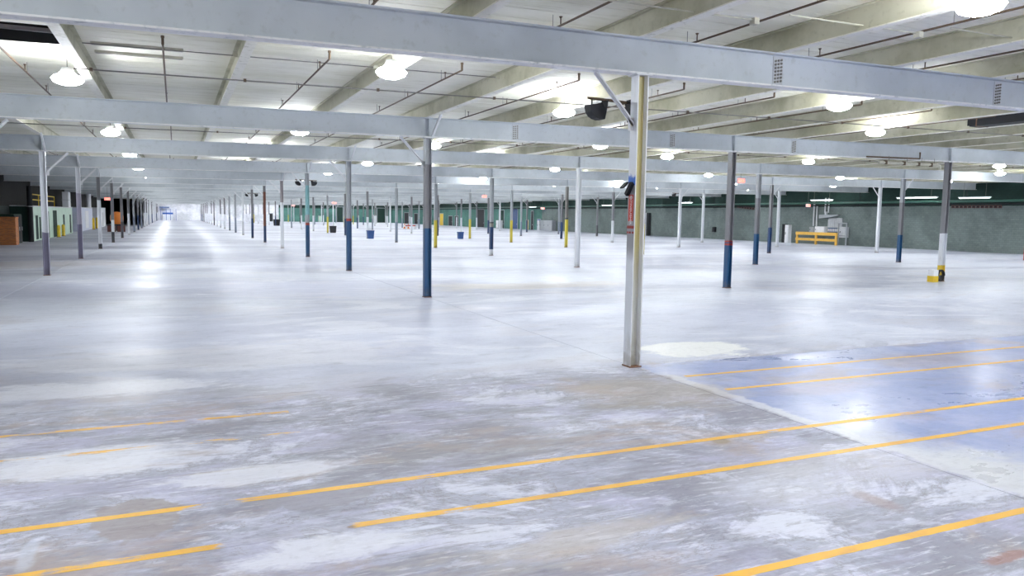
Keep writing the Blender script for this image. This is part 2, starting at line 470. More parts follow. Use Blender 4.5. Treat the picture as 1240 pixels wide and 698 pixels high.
# ------------------------------------------------------------------ mesh helpers
class MB:
    """collects boxes, tubes and profiles into one mesh"""
    def __init__(self):
        self.v, self.f, self.sm = [], [], []

    def add(self, vs, fs, smooth=False):
        o = len(self.v)
        self.v += [tuple(q) for q in vs]
        self.f += [tuple(i + o for i in q) for q in fs]
        self.sm += [smooth] * len(fs)
        return self

    def box(self, x0, x1, y0, y1, z0, z1, shear=0.0):
        vs = [(x, y, z + shear * x) for z in (z0, z1) for y in (y0, y1) for x in (x0, x1)]
        fs = [(0, 2, 3, 1), (4, 5, 7, 6), (0, 1, 5, 4), (2, 6, 7, 3), (0, 4, 6, 2), (1, 3, 7, 5)]
        return self.add(vs, fs)

    def prism(self, poly, fn, a, b):
        """closed 2-D polygon swept between two stations; fn(u, v, t) -> xyz"""
        n = len(poly)
        vs = [fn(u, v, a) for u, v in poly] + [fn(u, v, b) for u, v in poly]
        fs = [(i, (i + 1) % n, n + (i + 1) % n, n + i) for i in range(n)]
        fs += [tuple(range(n - 1, -1, -1)), tuple(range(n, 2 * n))]
        return self.add(vs, fs)

    def tube(self, pts, r, seg=8, cap=True):
        pts = [Vector(q) for q in pts]
        rings, vs, fs = [], [], []
        ref = None
        for i, q in enumerate(pts):
            d = (pts[min(i + 1, len(pts) - 1)] - pts[max(i - 1, 0)]).normalized()
            if ref is None:
                ref = d.orthogonal().normalized()
            a = (ref - d * ref.dot(d)).normalized()
            ref = a
            b = d.cross(a)
            rr = r[i] if isinstance(r, (list, tuple)) else r
            for s in range(seg):
                t = 2 * math.pi * s / seg
                vs.append(q + a * (rr * math.cos(t)) + b * (rr * math.sin(t)))
        for i in range(len(pts) - 1):
            for s in range(seg):
                s2 = (s + 1) % seg
                fs.append((i * seg + s, i * seg + s2, (i + 1) * seg + s2, (i + 1) * seg + s))
        self.add(vs, fs, True)
        if cap:
            self.add(vs[:seg], [tuple(range(seg - 1, -1, -1))])
            self.add(vs[-seg:], [tuple(range(seg))])
        return self

    def lathe(self, prof, seg=20, centre=(0, 0, 0), close=True):
        cx, cy, cz = centre
        vs = [(cx + r * math.cos(2 * math.pi * s / seg), cy + r * math.sin(2 * math.pi * s / seg), cz + z)
              for r, z in prof for s in range(seg)]
        fs = [(i * seg + s, i * seg + (s + 1) % seg, (i + 1) * seg + (s + 1) % seg, (i + 1) * seg + s)
              for i in range(len(prof) - 1) for s in range(seg)]
        self.add(vs, fs, True)
        if close:
            if prof[0][0] > 1e-4: self.add(vs[:seg], [tuple(range(seg - 1, -1, -1))])
            if prof[-1][0] > 1e-4: self.add(vs[-seg:], [tuple(range(seg))])
        return self

    def bar(self, a, b, w, h, up=(0, 0, 1)):
        a, b = Vector(a), Vector(b)
        d = (b - a).normalized()
        u = Vector(up)
        s = d.cross(u)
        s = s.normalized() if s.length > 1e-5 else d.orthogonal().normalized()
        t = s.cross(d)
        vs = [q + s * (i * w / 2) + t * (j * h / 2) for q in (a, b) for i, j in ((-1, -1), (1, -1), (1, 1), (-1, 1))]
        return self.add(vs, [(0, 1, 5, 4), (1, 2, 6, 5), (2, 3, 7, 6), (3, 0, 4, 7), (3, 2, 1, 0), (4, 5, 6, 7)])

    def mesh(self, name, mat):
        me = bpy.data.meshes.new(name)
        me.from_pydata(self.v, [], self.f)
        me.materials.append(MATS[mat])
        me.polygons.foreach_set('use_smooth', self.sm)
        bm = bmesh.new(); bm.from_mesh(me)
        bmesh.ops.recalc_face_normals(bm, faces=bm.faces)
        bm.to_mesh(me); bm.free()
        me.update()
        return me

    def build(self, name, mat, parent=None, loc=None):
        return link(name, self.mesh(name, mat), parent, loc)


def link(name, me, parent=None, loc=None, rot=None):
    o = bpy.data.objects.new(name, me)
    COL.objects.link(o)
    if parent is not None: o.parent = parent
    if loc is not None: o.location = loc
    if rot is not None: o.rotation_euler = rot
    return o


def thing(name, label, cat, loc=(0, 0, 0), rotz=0.0, group=None):
    o = link(name, None, None, loc, (0, 0, rotz))
    return tag(o, label, cat, group)


def tag(o, label, cat, group=None):
    o['label'] = label
    o['category'] = cat
    if group: o['group'] = group
    return o


def struct(o):
    o['kind'] = 'structure'
    return o


def ibeam(d, bf, tf, tw):
    """I profile centred on u, from v=0 up to v=d"""
    h, w = bf / 2, tw / 2
    return [(-h, 0), (h, 0), (h, tf), (w, tf), (w, d - tf), (h, d - tf), (h, d), (-h, d), (-h, d - tf), (-w, d - tf), (-w, tf), (-h, tf)]

# ------------------------------------------------------------------ extent of the building
X_L, X_R = -0.62 * LX, 6.02 * LX
Y_F, Y_B = -2.7 * S, 20.5 * S

# ------------------------------------------------------------------ floor
floor = struct(MB().box(X_L - 0.3, X_R + 0.3, Y_F - 0.3, Y_B + 0.3, -0.30, -0.02).build('floor', 'charcoal'))
slab = MB()
g = 0.006
slab.add([(g + .004, g + .004, 0), (LX - g - .004, g + .004, 0), (LX - g - .004, S - g - .004, 0), (g + .004, S - g - .004, 0),
          (g, g, -.004), (LX - g, g, -.004), (LX - g, S - g, -.004), (g, S - g, -.004),
          (g, g, -.02), (LX - g, g, -.02), (LX - g, S - g, -.02), (g, S - g, -.02)],
         [(0, 1, 2, 3)] + [(a, b, b + 4, a + 4) for a, b in ((0, 1), (1, 2), (2, 3), (3, 0), (4, 5), (5, 6), (6, 7), (7, 4))])
slab_me = slab.mesh('floor_slab', 'concrete_floor')
for i in range(-1, 7):
    for j in range(-3, 21):
        link('floor_slab', slab_me, floor, (i * LX, j * S, 0))

# yellow stripes on the floor: (name, y bay fraction, x from, x to, wear, label)
STRIPES = [
    (-0.090, -0.30, 0.50, 0.42, 'faded yellow floor stripe beside white patch, ends on grey slab'),
    (-0.176, -0.30, 0.50, 0.46, 'most worn pale yellow floor stripe crossing the white floor patch'),
    (-0.088, 1.03, 2.60, 0.25, 'thin yellow floor stripe on blue floor just in front of white column'),
    (-0.174, 1.03, 2.60, 0.22, 'thin yellow floor stripe on blue floor, second from the white column'),
    (-0.346, -0.30, 2.60, 0.19, 'long yellow floor stripe across grey and blue floor, farther of the bold pair'),
    (-0.424, -0.30, 2.60, 0.22, 'long yellow floor stripe across grey and blue floor, nearer of the bold pair'),
    (-0.586, 0.45, 2.60, 0.02, 'widest-looking bold yellow floor stripe on the stained grey slab alone'),
]
for yf, x0, x1, wear, lab in STRIPES:
    mb = MB()
    n = 300
    gaps = {-0.424: ((.415, .497),), -0.346: ((.392, .428),), -0.176: ((.37, .40), (.45, .463)), -0.090: ((.40, .408),)}.get(yf, ())
    xs = [(x0 + (x1 - x0) * t / n) * LX for t in range(n + 1)]
    top, bot = [], []
    for q in xs:
        w = 0.049 + random.uniform(-.004, .004)
        top.append((q, yf * S + w)); bot.append((q, yf * S - w))
    vs = [(a, b, 0.0015) for a, b in top] + [(a, b, 0.0015) for a, b in bot]
    vs += [(a, b, 0.0) for a, b in top] + [(a, b, 0.0) for a, b in bot]
    m = n + 1
    keep = range(n)
    fs = [(m + t, m + t + 1, t + 1, t) for t in keep]
    fs += [(t, t + 1, 2 * m + t + 1, 2 * m + t) for t in keep] + [(m + t + 1, m + t, 3 * m + t, 3 * m + t + 1) for t in keep]
    o = tag(mb.add(vs, fs).build('floor_stripe', 'worn_yellow_stripe'), lab, 'floor marking')
    at = o.data.attributes.new('wear', 'FLOAT', 'POINT')
    vals = []
    for v in o.data.vertices:
        q = v.co.x / LX
        w = wear
        for a, b in gaps:
            d = min(q - a, b - q) / 0.02
            w = max(w, wear + (0.75 - wear) * min(1.0, max(0.0, 0.5 + d)))
        vals.append(w)
    at.data.foreach_set('value', vals)

# ------------------------------------------------------------------ walls
def wall(name, mb, mat): return struct(mb.build(name, mat))
zt = 7.4
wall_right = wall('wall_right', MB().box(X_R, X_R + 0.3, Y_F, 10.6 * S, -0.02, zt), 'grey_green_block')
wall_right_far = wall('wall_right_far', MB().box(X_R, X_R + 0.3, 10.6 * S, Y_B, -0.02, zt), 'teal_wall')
wall_back_w = wall('wall_back', MB().box(X_L, 2.95 * LX, Y_B, Y_B + 0.3, -0.02, zt), 'white_wall')
wall_back_g = wall('wall_back_right', MB().box(2.95 * LX, X_R + 0.3, Y_B, Y_B + 0.3, -0.02, zt), 'teal_wall')
wall_left = wall('wall_left', MB().box(X_L - 0.3, X_L, Y_F, Y_B + 0.3, -0.02, zt), 'dark_wall')
wall_left_far = wall('wall_left_far', MB().box(-0.55, -0.30, 12.2 * S, Y_B, -0.02, zb(-0.4) + BEAM_D), 'white_wall')
wall_front = wall('wall_front', MB().box(X_L - 0.3, X_R + 0.3, Y_F - 0.3, Y_F, -0.02, zt), 'white_wall')

# ------------------------------------------------------------------ roof deck (ceiling), with two hatch openings
ceiling = struct(MB().box(X_L - 0.3, X_R + 0.3, Y_F - 0.3, Y_B + 0.3, BEAM_D + JOIST_D + 5.02 + 1.3, 5.02 + BEAM_D + JOIST_D + 1.5, SL)
                 .build('ceiling', 'deck_paint'))
PW = S / 20                      # deck panel width along the aisle
JX = LX / 4                      # joist spacing
holes = [(0, 9, 11)]  # joist bay, first panel, last panel of each roof hatch
panel = MB()
pw, jx = PW - 0.014, JX
panel.add([(0, .007, 0.012), (jx, .007, 0.012), (jx, .019, 0), (0, .019, 0), (jx, PW - .019, 0), (0, PW - .019, 0), (jx, PW - .007, .012), (0, PW - .007, .012),
           (0, .007, .06), (jx, .007, .06), (jx, PW - .007, .06), (0, PW - .007, .06)],
          [(0, 1, 2, 3), (3, 2, 4, 5), (5, 4, 6, 7), (0, 8, 9, 1), (7, 6, 10, 11), (8, 11, 10, 9), (0, 3, 5, 7, 11, 8), (1, 9, 10, 6, 4, 2)])
panel.v = [(a, b, c + SL * a) for a, b, c in panel.v]
panel_me = panel.mesh('deck_panel', 'deck_panel_paint')
KB, P0, P1 = range(0, 11), -7, 20
for kx in KB:
    for q in range(P0, P1):
        if any(kx == h[0] and h[1] <= q <= h[2] for h in holes): continue
        link('deck_panel', panel_me, ceiling, (kx * JX, q * PW, zd(kx * JX)))
# rest of the deck beyond the counted panels
rest = MB()
zr = zd(0)
kx1 = 11 * JX
rest.box(X_L - .3, 0, Y_F - .3, Y_B + .3, zr, zr + .06, SL)
rest.box(kx1, X_R + .3, Y_F - .3, Y_B + .3, zr, zr + .06, SL)
rest.box(0, kx1, Y_F - .3, P0 * PW, zr, zr + .06, SL)
rest.box(0, kx1, P1 * PW, Y_B + .3, zr, zr + .06, SL)
rest_o = rest.build('deck_sheet', 'deck_paint', ceiling)
rest_o['kind'] = 'stuff'
# strip of roofing above the panels so that no light leaks through their joints, pierced at the hatches
cover = MB()
for kx in KB:
    segs, a = [], P0
    for h in holes:
        if h[0] == kx:
            segs.append((a, h[1])); a = h[2] + 1
    segs.append((a, P1))
    for a, b in segs:
        cover.box(kx * JX, (kx + 1) * JX, a * PW, b * PW, zr + .062, zr + .10, SL)
cover.build('roofing_felt', 'charcoal', ceiling)

for n, (kx, a, b) in enumerate(holes):
    x0, x1, y0, y1 = kx * JX, (kx + 1) * JX, a * PW, (b + 1) * PW
    z0 = zd(x0)
    t = thing('roof_hatch', ['dark open roof hatch with stepped frame above the nearest left joists',
                             'dark open roof hatch between joists on the right of the roof'][n], 'hatch', (x0 + JX / 2, (y0 + y1) / 2, z0))
    w, d = JX / 2, (y1 - y0) / 2
    sh = MB()
    for (ax, bx, ay, by) in ((-w, -w + .03, -d, d), (w - .03, w, -d, d), (-w, w, -d, -d + .03), (-w, w, d - .03, d)):
        sh.box(ax, bx, ay, by, 0.03, 1.15, SL)
    sh.build('shaft', 'charcoal', t)
    MB().box(-w, w, -d, d, 1.15, 1.2).build('lid', 'rust', t)
    fr = MB()
    for (ax, bx, ay, by) in ((-w + .03, -w + .11, -d + .03, d - .03), (w - .11, w - .03, -d + .03, d - .03), (-w + .11, w - .11, -d + .03, -d + .11), (-w + .11, w - .11, d - .11, d - .03)):
        fr.box(ax, bx, ay, by, 0.25, 0.33)
    fr.build('curb', 'grey_paint', t)
    for q in (-0.3, 0.3):
        MB().box(-w + .03, w - .03, q - .03, q + .03, 0.55, 0.63).build('bar', 'rust', t)

# ------------------------------------------------------------------ words that place a thing on the column grid
ORD = ['zeroth', 'first', 'second', 'third', 'fourth', 'fifth', 'sixth', 'seventh', 'eighth', 'ninth', 'tenth', 'eleventh', 'twelfth', 'thirteenth',
       'fourteenth', 'fifteenth', 'sixteenth', 'seventeenth', 'eighteenth', 'nineteenth', 'twentieth', 'twenty-first', 'twenty-second', 'twenty-third', 'twenty-fourth']


def bay_words(x, y, pipe=False):
    j = math.floor(y / S)
    fx = x / LX
    beam = {-1: 'front', -2: 'back', -3: 'rear'}.get(j) or ORD[j + 1]
    bay = 'edge' if fx < 0 else 'aisle' if fx < 1 else ORD[int(fx)] + ' column'
    if pipe:
        return 'in %s beam bay, %s bay from sign column, joist gap %s' % (beam, bay, ['one', 'two', 'three', 'four'][int((fx % 1) * 4)])
    return 'in %s beam bay and %s bay from sign column, %s side' % (beam, bay, 'booth' if fx % 1 < .5 else 'wall')

# ------------------------------------------------------------------ main beams and joists
BP = ibeam(BEAM_D, 0.27, 0.028, 0.016)
xa, xb_ = X_L + 0.005, X_R - 0.005
beam_mb = MB().prism(BP, lambda u, v, t: (t, u, v + SL * t), xa, xb_)
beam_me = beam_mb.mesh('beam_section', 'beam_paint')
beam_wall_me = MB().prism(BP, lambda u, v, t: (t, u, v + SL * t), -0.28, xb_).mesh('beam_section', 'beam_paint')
stiff_me = MB().box(-.008, .008, -.125, -.008, .03, BEAM_D - .03).box(-.008, .008, .008, .125, .03, BEAM_D - .03).mesh('stiffener', 'beam_paint')
splice_me = MB().box(-.12, .12, -.022, -.009, .06, BEAM_D - .05).mesh('splice_plate', 'light_grey')
bolts = MB()
for bx_ in (-.07, .0, .07):
    for q in range(7):
        z0 = .11 + q * .065 + bx_ * .2
        bolts.tube([(bx_, -.022, z0), (bx_, -.042, z0)], .022, 6)
bolt_me = bolts.mesh('bolt_row', 'conduit_grey')
kick = MB().bar((0, -0.10, 0.02), (0, -0.98, BEAM_D + .01), .07, .07)
kick_me = kick.mesh('kicker_brace', 'brace_paint')
for j in range(-2, 21):
    yy = j * S
    lab = {0: 'nearest bluish grey roof beam, resting on the white column with a red sign',
           1: 'grey roof beam above the blue and grey column, next behind the sign column'}.get(j, 'long grey steel main roof beam, %s behind the sign column' % ORD[abs(j)])
    if j < 0: lab = 'long grey steel main roof beam, %s in front of the sign column' % ORD[-j]
    t = thing('roof_beam', lab, 'beam', (0, yy, zb(0)), 0, 'main roof beams')
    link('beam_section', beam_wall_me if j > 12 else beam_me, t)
    for i in range(0 if j <= 12 else 1, 6):
        if j < 10 and (i, j) != (1, 0):
            link('stiffener', stiff_me, t, (i * LX, 0, SL * i * LX))
            if j > -2 and i < 2:
                link('kicker_brace', kick_me, t, (i * LX + (.12 if i != 1 or j else .12), 0, SL * i * LX)) if j != 0 else None
    if j in (0, 1):
        for fx in (1.25, 1.77, 2.25):
            link('splice_plate', splice_me, t, (fx * LX, 0, SL * fx * LX))
            link('bolt_row', bolt_me, t, (fx * LX, 0, SL * fx * LX))

JP = ibeam(JOIST_D, 0.19, 0.02, 0.012)
ya, yb = Y_F + .005, Y_B - .005
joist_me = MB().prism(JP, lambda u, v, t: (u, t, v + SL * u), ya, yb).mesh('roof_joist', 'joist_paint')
for q in range(-2, 25):
    x = q * JX
    if x < X_L + .2 or x > X_R - .2: continue
    n = q - 4
    lab = 'cream roof joist running directly over the sign column' if n == 0 else \
        'cream roof joist, %s from the sign column towards %s' % (ORD[abs(n)], 'the block wall' if n > 0 else 'the booths')
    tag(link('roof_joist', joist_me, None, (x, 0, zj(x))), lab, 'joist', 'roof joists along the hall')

# ------------------------------------------------------------------ steel columns
CP = [(u, v - 0.11) for u, v in ibeam(0.22, 0.22, 0.022, 0.014)]
# flanges face left and right (planes of constant x): profile v runs along x
shaft_cache, brace_cache = {}, {}
plate_me = MB().box(-.125, .125, -.13, .13, 0, .022).mesh('base_plate', 'rust')
cap_me = MB().box(-.16, .16, -.14, .14, -.022, 0).mesh('cap_plate', 'brace_paint')


def shaft(i, mat):
    if (i, mat) not in shaft_cache:
        h = zb(i * LX) - .022
        shaft_cache[i, mat] = MB().prism(CP, lambda u, v, t: (v, u, t), .022, h).mesh('shaft', mat)
    return shaft_cache[i, mat]


def brace(i, sgn):
    if (i, sgn) not in brace_cache:
        h = zb(i * LX)
        mb = MB()
        a, b = Vector((sgn * .11, 0, h - .86)), Vector((sgn * .90, 0, h - .03))
        mb.bar(a, b, .10, .012).bar(a + Vector((0, 0, .0)), b, .012, .09)
        mb.box(min(sgn * .11, sgn * .22), max(sgn * .11, sgn * .22), -.006, .006, h - .97, h - .74)
        brace_cache[i, sgn] = mb.mesh('knee_brace', 'brace_paint')
    return brace_cache[i, sgn]


SCHEME = {  # (i, j): (paint, label)
    (1, 0): ('col_white_sign', 'white steel column with red sign standing at the corner of the blue floor'),
    (1, 1): ('col_blue_grey', 'steel column, blue lower half and grey top, behind the white sign column'),
    (1, 2): ('col_blue_redband', 'blue and grey steel column with a red band near mid height'),
    (1, 3): ('col_blue_teal', 'steel column, blue below and pale teal above a red band'),
    (1, 4): ('col_white_dark', 'steel column with white lower part and brownish grey top'),
    (1, 5): ('col_brown', 'reddish brown steel column with navy foot'),
    (1, 6): ('col_navy', 'slim column, navy below grey, behind the reddish brown column'),
    (2, 1): ('col_blue_low', 'blue based grey steel column with two thin red bands'),
    (2, 2): ('col_white', 'plain white steel column standing alone behind the sign column'),
    (2, 3): ('col_blue_whitebase', 'steel column with white foot, navy lower part and dark band'),
    (2, 4): ('col_yellow', 'steel column with yellow lower half behind the blue and grey column'),
    (2, 5): ('col_steel', 'steel blue column left of the yellow-footed columns'),
    (3, 1): ('col_yellow_base', 'grey and white steel column with yellow foot beside the hose coil'),
    (3, 2): ('col_blue_third', 'grey steel column with blue foot behind the two-red-band column'),
    (3, 4): ('col_yellow_dark', 'dark steel column with yellow lower part and black band'),
    (3, 5): ('col_yellow', 'pale grey column with yellow lower half near the far doors'),
    (3, 6): ('col_yellow', 'pale grey column with yellow lower half beside the blue bin'),
    (4, 2): ('col_blue_third', 'grey steel column with blue foot near the green block wall'),
    (4, 3): ('col_navy', 'navy and grey steel column nearest the yellow guard rail'),
    (4, 4): ('col_white', 'white steel column with dark box near its top, before the block wall'),
    (4, 5): ('col_white_grey', 'slim white column with grey top before the block wall'),
    (5, 3): ('col_white', 'white steel column standing right of the electrical panels'),
    (5, 4): ('col_white', 'white steel column standing left of the yellow guard rail'),
    (5, 5): ('col_white', 'white steel column braced to the left before the block wall'),
    (5, 2): ('col_red', 'steel column with red foot near the right end of the block wall'),
    (0, 2): ('col_purple_white', 'white steel column with dark purple foot, nearest to the brick stack'),
    (0, 3): ('col_purple_lilac', 'lilac and white steel column with dark purple lower part'),
    (0, 4): ('col_charcoal_white', 'white column with grey top next to the pale blue booth'),
    (0, 5): ('col_charcoal_mid', 'column with black foot, white middle and grey top in left row'),
    (0, 6): ('col_charcoal', 'dark charcoal column in the left row before the white wall'),
}
far_paints = ['col_steel', 'col_navy', 'col_white_grey', 'col_charcoal', 'col_white', 'col_yellow']
far_labels = {'col_steel': 'small distant steel blue column in the far rows', 'col_navy': 'small distant grey column with navy foot in the far rows',
              'col_white_grey': 'small distant white column with grey top in the far rows', 'col_charcoal': 'small distant charcoal column in the far rows',
              'col_white': 'small distant white column in the far rows', 'col_yellow': 'small distant column with yellow lower half in the far rows'}
BR = {0: 1, 1: -1, 4: 1, 5: -1}
COLS = {}
for i in range(0, 6):
    for j in range(0, 21):
        if (i, j) in SCHEME:
            mat, lab = SCHEME[i, j]
        else:
            if j == 0 or (i, j) in ((0, 1),) or (i >= 4 and j < 2): mat = 'col_white'
            else:
                mat = random.choices(far_paints, (4, 4, 5, 3 if i < 2 else 1, 4, 1 if i >= 2 else 0))[0]
            lab = far_labels[mat].replace(' in the far rows', '') + ', %s in the %s' % (ORD[j + 1], ['row by the booths', 'sign column row'][i] if i < 2 else ORD[i - 1] + ' row towards block wall')
        x = i * LX
        if (i, j) == (5, 2): x += 0.09 * LX
        t = thing('steel_column', lab, 'column', (x, j * S, 0), 0, 'steel columns on the bay grid')
        COLS[i, j] = t
        link('shaft', shaft(i, mat), t)
        link('base_plate', plate_me, t)
        link('cap_plate', cap_me, t, (0, 0, zb(x)), (0, -SL, 0))
        if i in BR and (i, j) != (5, 2):
            link('knee_brace', brace(i, BR[i]), t)

# ------------------------------------------------------------------ high-bay lamps, last row added to light the back wall
hb_house = MB().lathe([(.04, .22), (.11, .21), (.14, .12), (.18, .075), (.18, .055), (.155, .054)], 20).mesh('housing', 'white_paint')
hb_lens = MB().lathe([(.165, .055), (.26, .03), (.315, -.03), (.27, -.10), (.14, -.15), (.0, -.16)], 20).mesh('lens', 'lamp_lens')
hb_rod = MB().tube([(0, 0, .19), (0, 0, .16 + JOIST_D + .004)], .012, 6).mesh('hanger', 'conduit_grey')
SEEN_A = [(82, 98), (134, 162), (157, 188), (683, 138), (525, 178), (445, 199), (672, 206), (585, 217), (747, 222), (808, 191), (858, 213),
          (1187, 10), (1060, 162), (1015, 221)]
SEEN_B = [(474, 90), (1016, 130), (979, 197), (1210, 202), (1211, 211), (363, 161), (727, 178)]
spots = []
def lamp_z(x): return zj(x) - 0.16
for px, py in SEEN_A + SEEN_B:
    q = on_z(px, py, lamp_z(12) - .07)
    for _ in range(8): q = on_z(px, py, lamp_z(q.x) - .07)
    spots.append((q.x, q.y))
for kx in range(0, 6):
    for j in range(-3, 20):
        for fx, fy, jmax in ((.22, .64, 20), (.73, .32, 20)):
            x, y = (kx + fx) * LX, (j + fy) * S
            if y < Y_F + 1 or j > jmax: continue
            if all((x - a) ** 2 + (y - b) ** 2 > (0.40 * S) ** 2 for a, b in spots[:21]):
                spots.append((x, y))
spots += [((kx + f) * LX, 20.2 * S) for kx in range(0, 6) for f in (.22, .73)]  # extra row off the lamp grid, hidden by beams, added to brighten back wall
for n, (x, y) in enumerate(spots):
    t = thing('high_bay_light', 'high bay lamp ' + bay_words(x, y), 'lamp', (x, y, lamp_z(x)), 0, 'high bay lamps')
    link('housing', hb_house, t); link('lens', hb_lens, t); link('hanger', hb_rod, t)

# ------------------------------------------------------------------ sprinkler branch pipes and conduits
def pipe_meshes(length):
    p = MB().tube([(0, 0, 0), (0, length, 0)], .020, 8).mesh('pipe', 'dark_pipe')
    return p
pipe_l = 0.80 * S
pipe_me = pipe_meshes(pipe_l)
riser_me = MB().tube([(0, 0, 0), (0, 0, .15)], .026, 8).tube([(0, 0, .13), (0, 0, .17)], .034, 8).mesh('end_riser', 'dark_pipe')
head_me = MB().tube([(0, 0, 0), (0, 0, .10)], .012, 6).lathe([(.0, .14), (.035, .13), (.012, .10), (.012, .0)], 8).mesh('sprinkler_head', 'dark_pipe')
hang_me = MB().tube([(0, 0, 0), (0, 0, .25)], .006, 5).mesh('hanger_rod', 'conduit_grey')
for j in range(-1, 4):
    for q in range(-1 if j > 1 else 0, 24 if j >= 1 else 13):
        x = (0.385 - .25 + .25 * q) * LX + random.uniform(-.15, .15)
        if x < X_L + 1 or x > X_R - 1: continue
        y = (j + 0.415) * S
        z = zd(x) - 0.25
        t = thing('sprinkler_pipe', 'sprinkler pipe ' + bay_words(x, y, True), 'pipe', (x, y, z), 0, 'sprinkler branch pipes')
        link('pipe', pipe_me, t); link('end_riser', riser_me, t)
        if j < 2:
            for f in (.12, .45, .78):
                link('sprinkler_head', head_me, t, (0, f * pipe_l, .02))
                link('hanger_rod', hang_me, t, (0, f * pipe_l + .3, 0))
for j in range(0, 5):
    y = (j + .585) * S
    lab = 'thin dark conduit crossing beneath the roof joists in the nearest bay' if j == 0 else 'thin dark conduit crossing beneath the roof joists behind the %s beam' % ORD[j + 1]
    t = thing('cross_conduit', lab, 'conduit', (0, y, 0), 0, 'conduits crossing under the joists')
    xa2, xb2 = (.24 if j == 0 else -.4) * LX, 5.6 * LX
    MB().tube([(xa2, 0, zj(xa2) - .05), (xb2, 0, zj(xb2) - .05)], .016, 8).build('tube', 'conduit_grey', t)
    for q in range(1, 22):
        xx = q * JX + .2
        MB().box(xx - .03, xx + .03, -.03, .03, zj(xx) - .08, zj(xx) - .01).build('clamp', 'dark_pipe', t)
t = thing('thin_rod', 'thin tie rod crossing the joist bays close under the roof deck', 'rod', (0, .52 * S, 0))
MB().tube([(.26 * LX, 0, zd(.26 * LX) - .1), (1.02 * LX, 0, zd(LX) - .1)], .011, 6).build('rod', 'conduit_grey', t)
for q in (2, 3, 4):
    MB().box(q * JX - .1, q * JX + .1, -.03, .03, zd(q * JX) - .13, zd(q * JX) - .06).build('bracket', 'cream_pipe', t)
for n, yf in enumerate((.545, .62)):
    t = thing('ceiling_channel', ['upper of two brown channels fixed to the deck beside the roof hatch', 'lower of two brown channels fixed to the deck beside the roof hatch'][n], 'channel', (.27 * LX, yf * S, zd(.3 * LX)))
    MB().box(0, 1.75, -.05, .05, -.06, 0, SL).build('channel', 'rust' if n > 3 else 'cream_pipe', t)
    MB().box(.02, 1.73, -.035, .035, -.062, -.058, SL).build('slot', 'conduit_grey', t)
# pale conduit runs across the joist webs, near bay
for n, (xf, yf) in enumerate(((1.12, -.16), (1.37, -.20), (.86, -.12))):
    t = thing('web_conduit', 'pale thin conduit between joists in front of the nearest beam, ' + ['over the blue floor', 'farthest towards block wall', 'over the sign column'][n], 'conduit', (xf * LX, yf * S, zj(xf * LX) + .11), 0, 'pale conduits between joists')
    MB().tube([(0, 0, 0), (.24 * LX, 0, SL * .24 * LX)], .013, 6).build('tube', 'cream_pipe', t)
    MB().box(.24 * LX - .08, .24 * LX + .02, -.06, .06, -.04, .06).build('box', 'cream_pipe', t)

xd = 2.5 * LX - .697
t = thing('black_duct', 'black sheet metal duct slung between roof joists on the block wall side', 'duct', (xd, .13 * S, zj(xd) + .03))
MB().box(0, .6, 0, .40 * S, 0, .37).build('body', 'black_metal', t)
MB().box(.05, .55, .40 * S, .40 * S + .12, .04, .32).build('end_spigot', 'charcoal', t)
for q in (.05, .2, .38):
    MB().box(-.006, .6, q * S - .02, q * S + .02, -.012, .378).build('strap', 'rust', t)

# ------------------------------------------------------------------ what hangs on the white sign column
zc = lambda py: on_y(765, py, 0).z
XW = LX - 0.111
t = thing('column_sign', 'narrow vertical red sign with white lettering on the white column', 'sign', (XW, 0, zc(268)))
hs = zc(236) - zc(268)
MB().box(-.004, 0, -.075, .075, 0, hs).build('plate', 'sign_red', t)
def lettering(txt, size, mat, parent, loc, rot, name='lettering', sx=1.0):
    cu = bpy.data.curves.new(name, 'FONT')
    cu.body = txt; cu.size = size; cu.align_x = 'CENTER'; cu.align_y = 'CENTER'; cu.extrude = .0015
    o = bpy.data.objects.new(name + '_tmp', cu)
    COL.objects.link(o)
    dg = bpy.context.evaluated_depsgraph_get()
    me = bpy.data.meshes.new_from_object(o.evaluated_get(dg))
    bpy.data.objects.remove(o); bpy.data.curves.remove(cu)
    me.materials.clear(); me.materials.append(MATS[mat])
    q = link(name, me, parent, loc, rot)
    q.scale = (sx, 1, 1)
    return q
# plane faces -x; text runs downwards
RD = Matrix(((0, 0, -1), (0, -1, 0), (-1, 0, 0)))
# columns: local x -> world -z, local y -> world -y ... build explicitly
RD = Matrix(((0, 0, -1), (0, -1, 0), (-1, 0, 0)))
eul = RD.to_euler()
lettering('EXTINGUISHER', .075, 'white_paint', t, (-.0052, 0, hs * .42), eul)
lettering('FIRE', .05, 'white_paint', t, (-.0052, 0, hs * .88), Matrix(((0, 0, -1), (-1, 0, 0), (0, 1, 0))).to_euler())
t = thing('column_band', 'two dark red paint bands below the red sign', 'band', (XW, 0, zc(283)))
MB().box(-.003, 0, -.11, .11, zc(277) - zc(283), zc(273.5) - zc(283)).build('upper_band', 'dark_red', t)
for y0, y1 in ((-.11, -.05), (-.02, .05), (.07, .11)):
    MB().box(-.003, 0, y0, y1, 0, zc(280.5) - zc(283)).build('band_block', 'dark_red', t)
t = thing('alarm_box', 'small black tilted device above the red sign on the white column', 'device', (XW, 0, zc(229)))
MB().bar((-.02, -.06, .10), (-.02, .10, -.10), .07, .10, (1, 0, 0)).build('body', 'black_metal', t)
MB().bar((-.05, .09, .11), (-.16, .06, .02), .03, .10, (0, 1, 0)).build('flap', 'black_metal', t)
MB().box(-.02, 0, -.03, .03, .02, .08).build('mount', 'grey_paint', t)


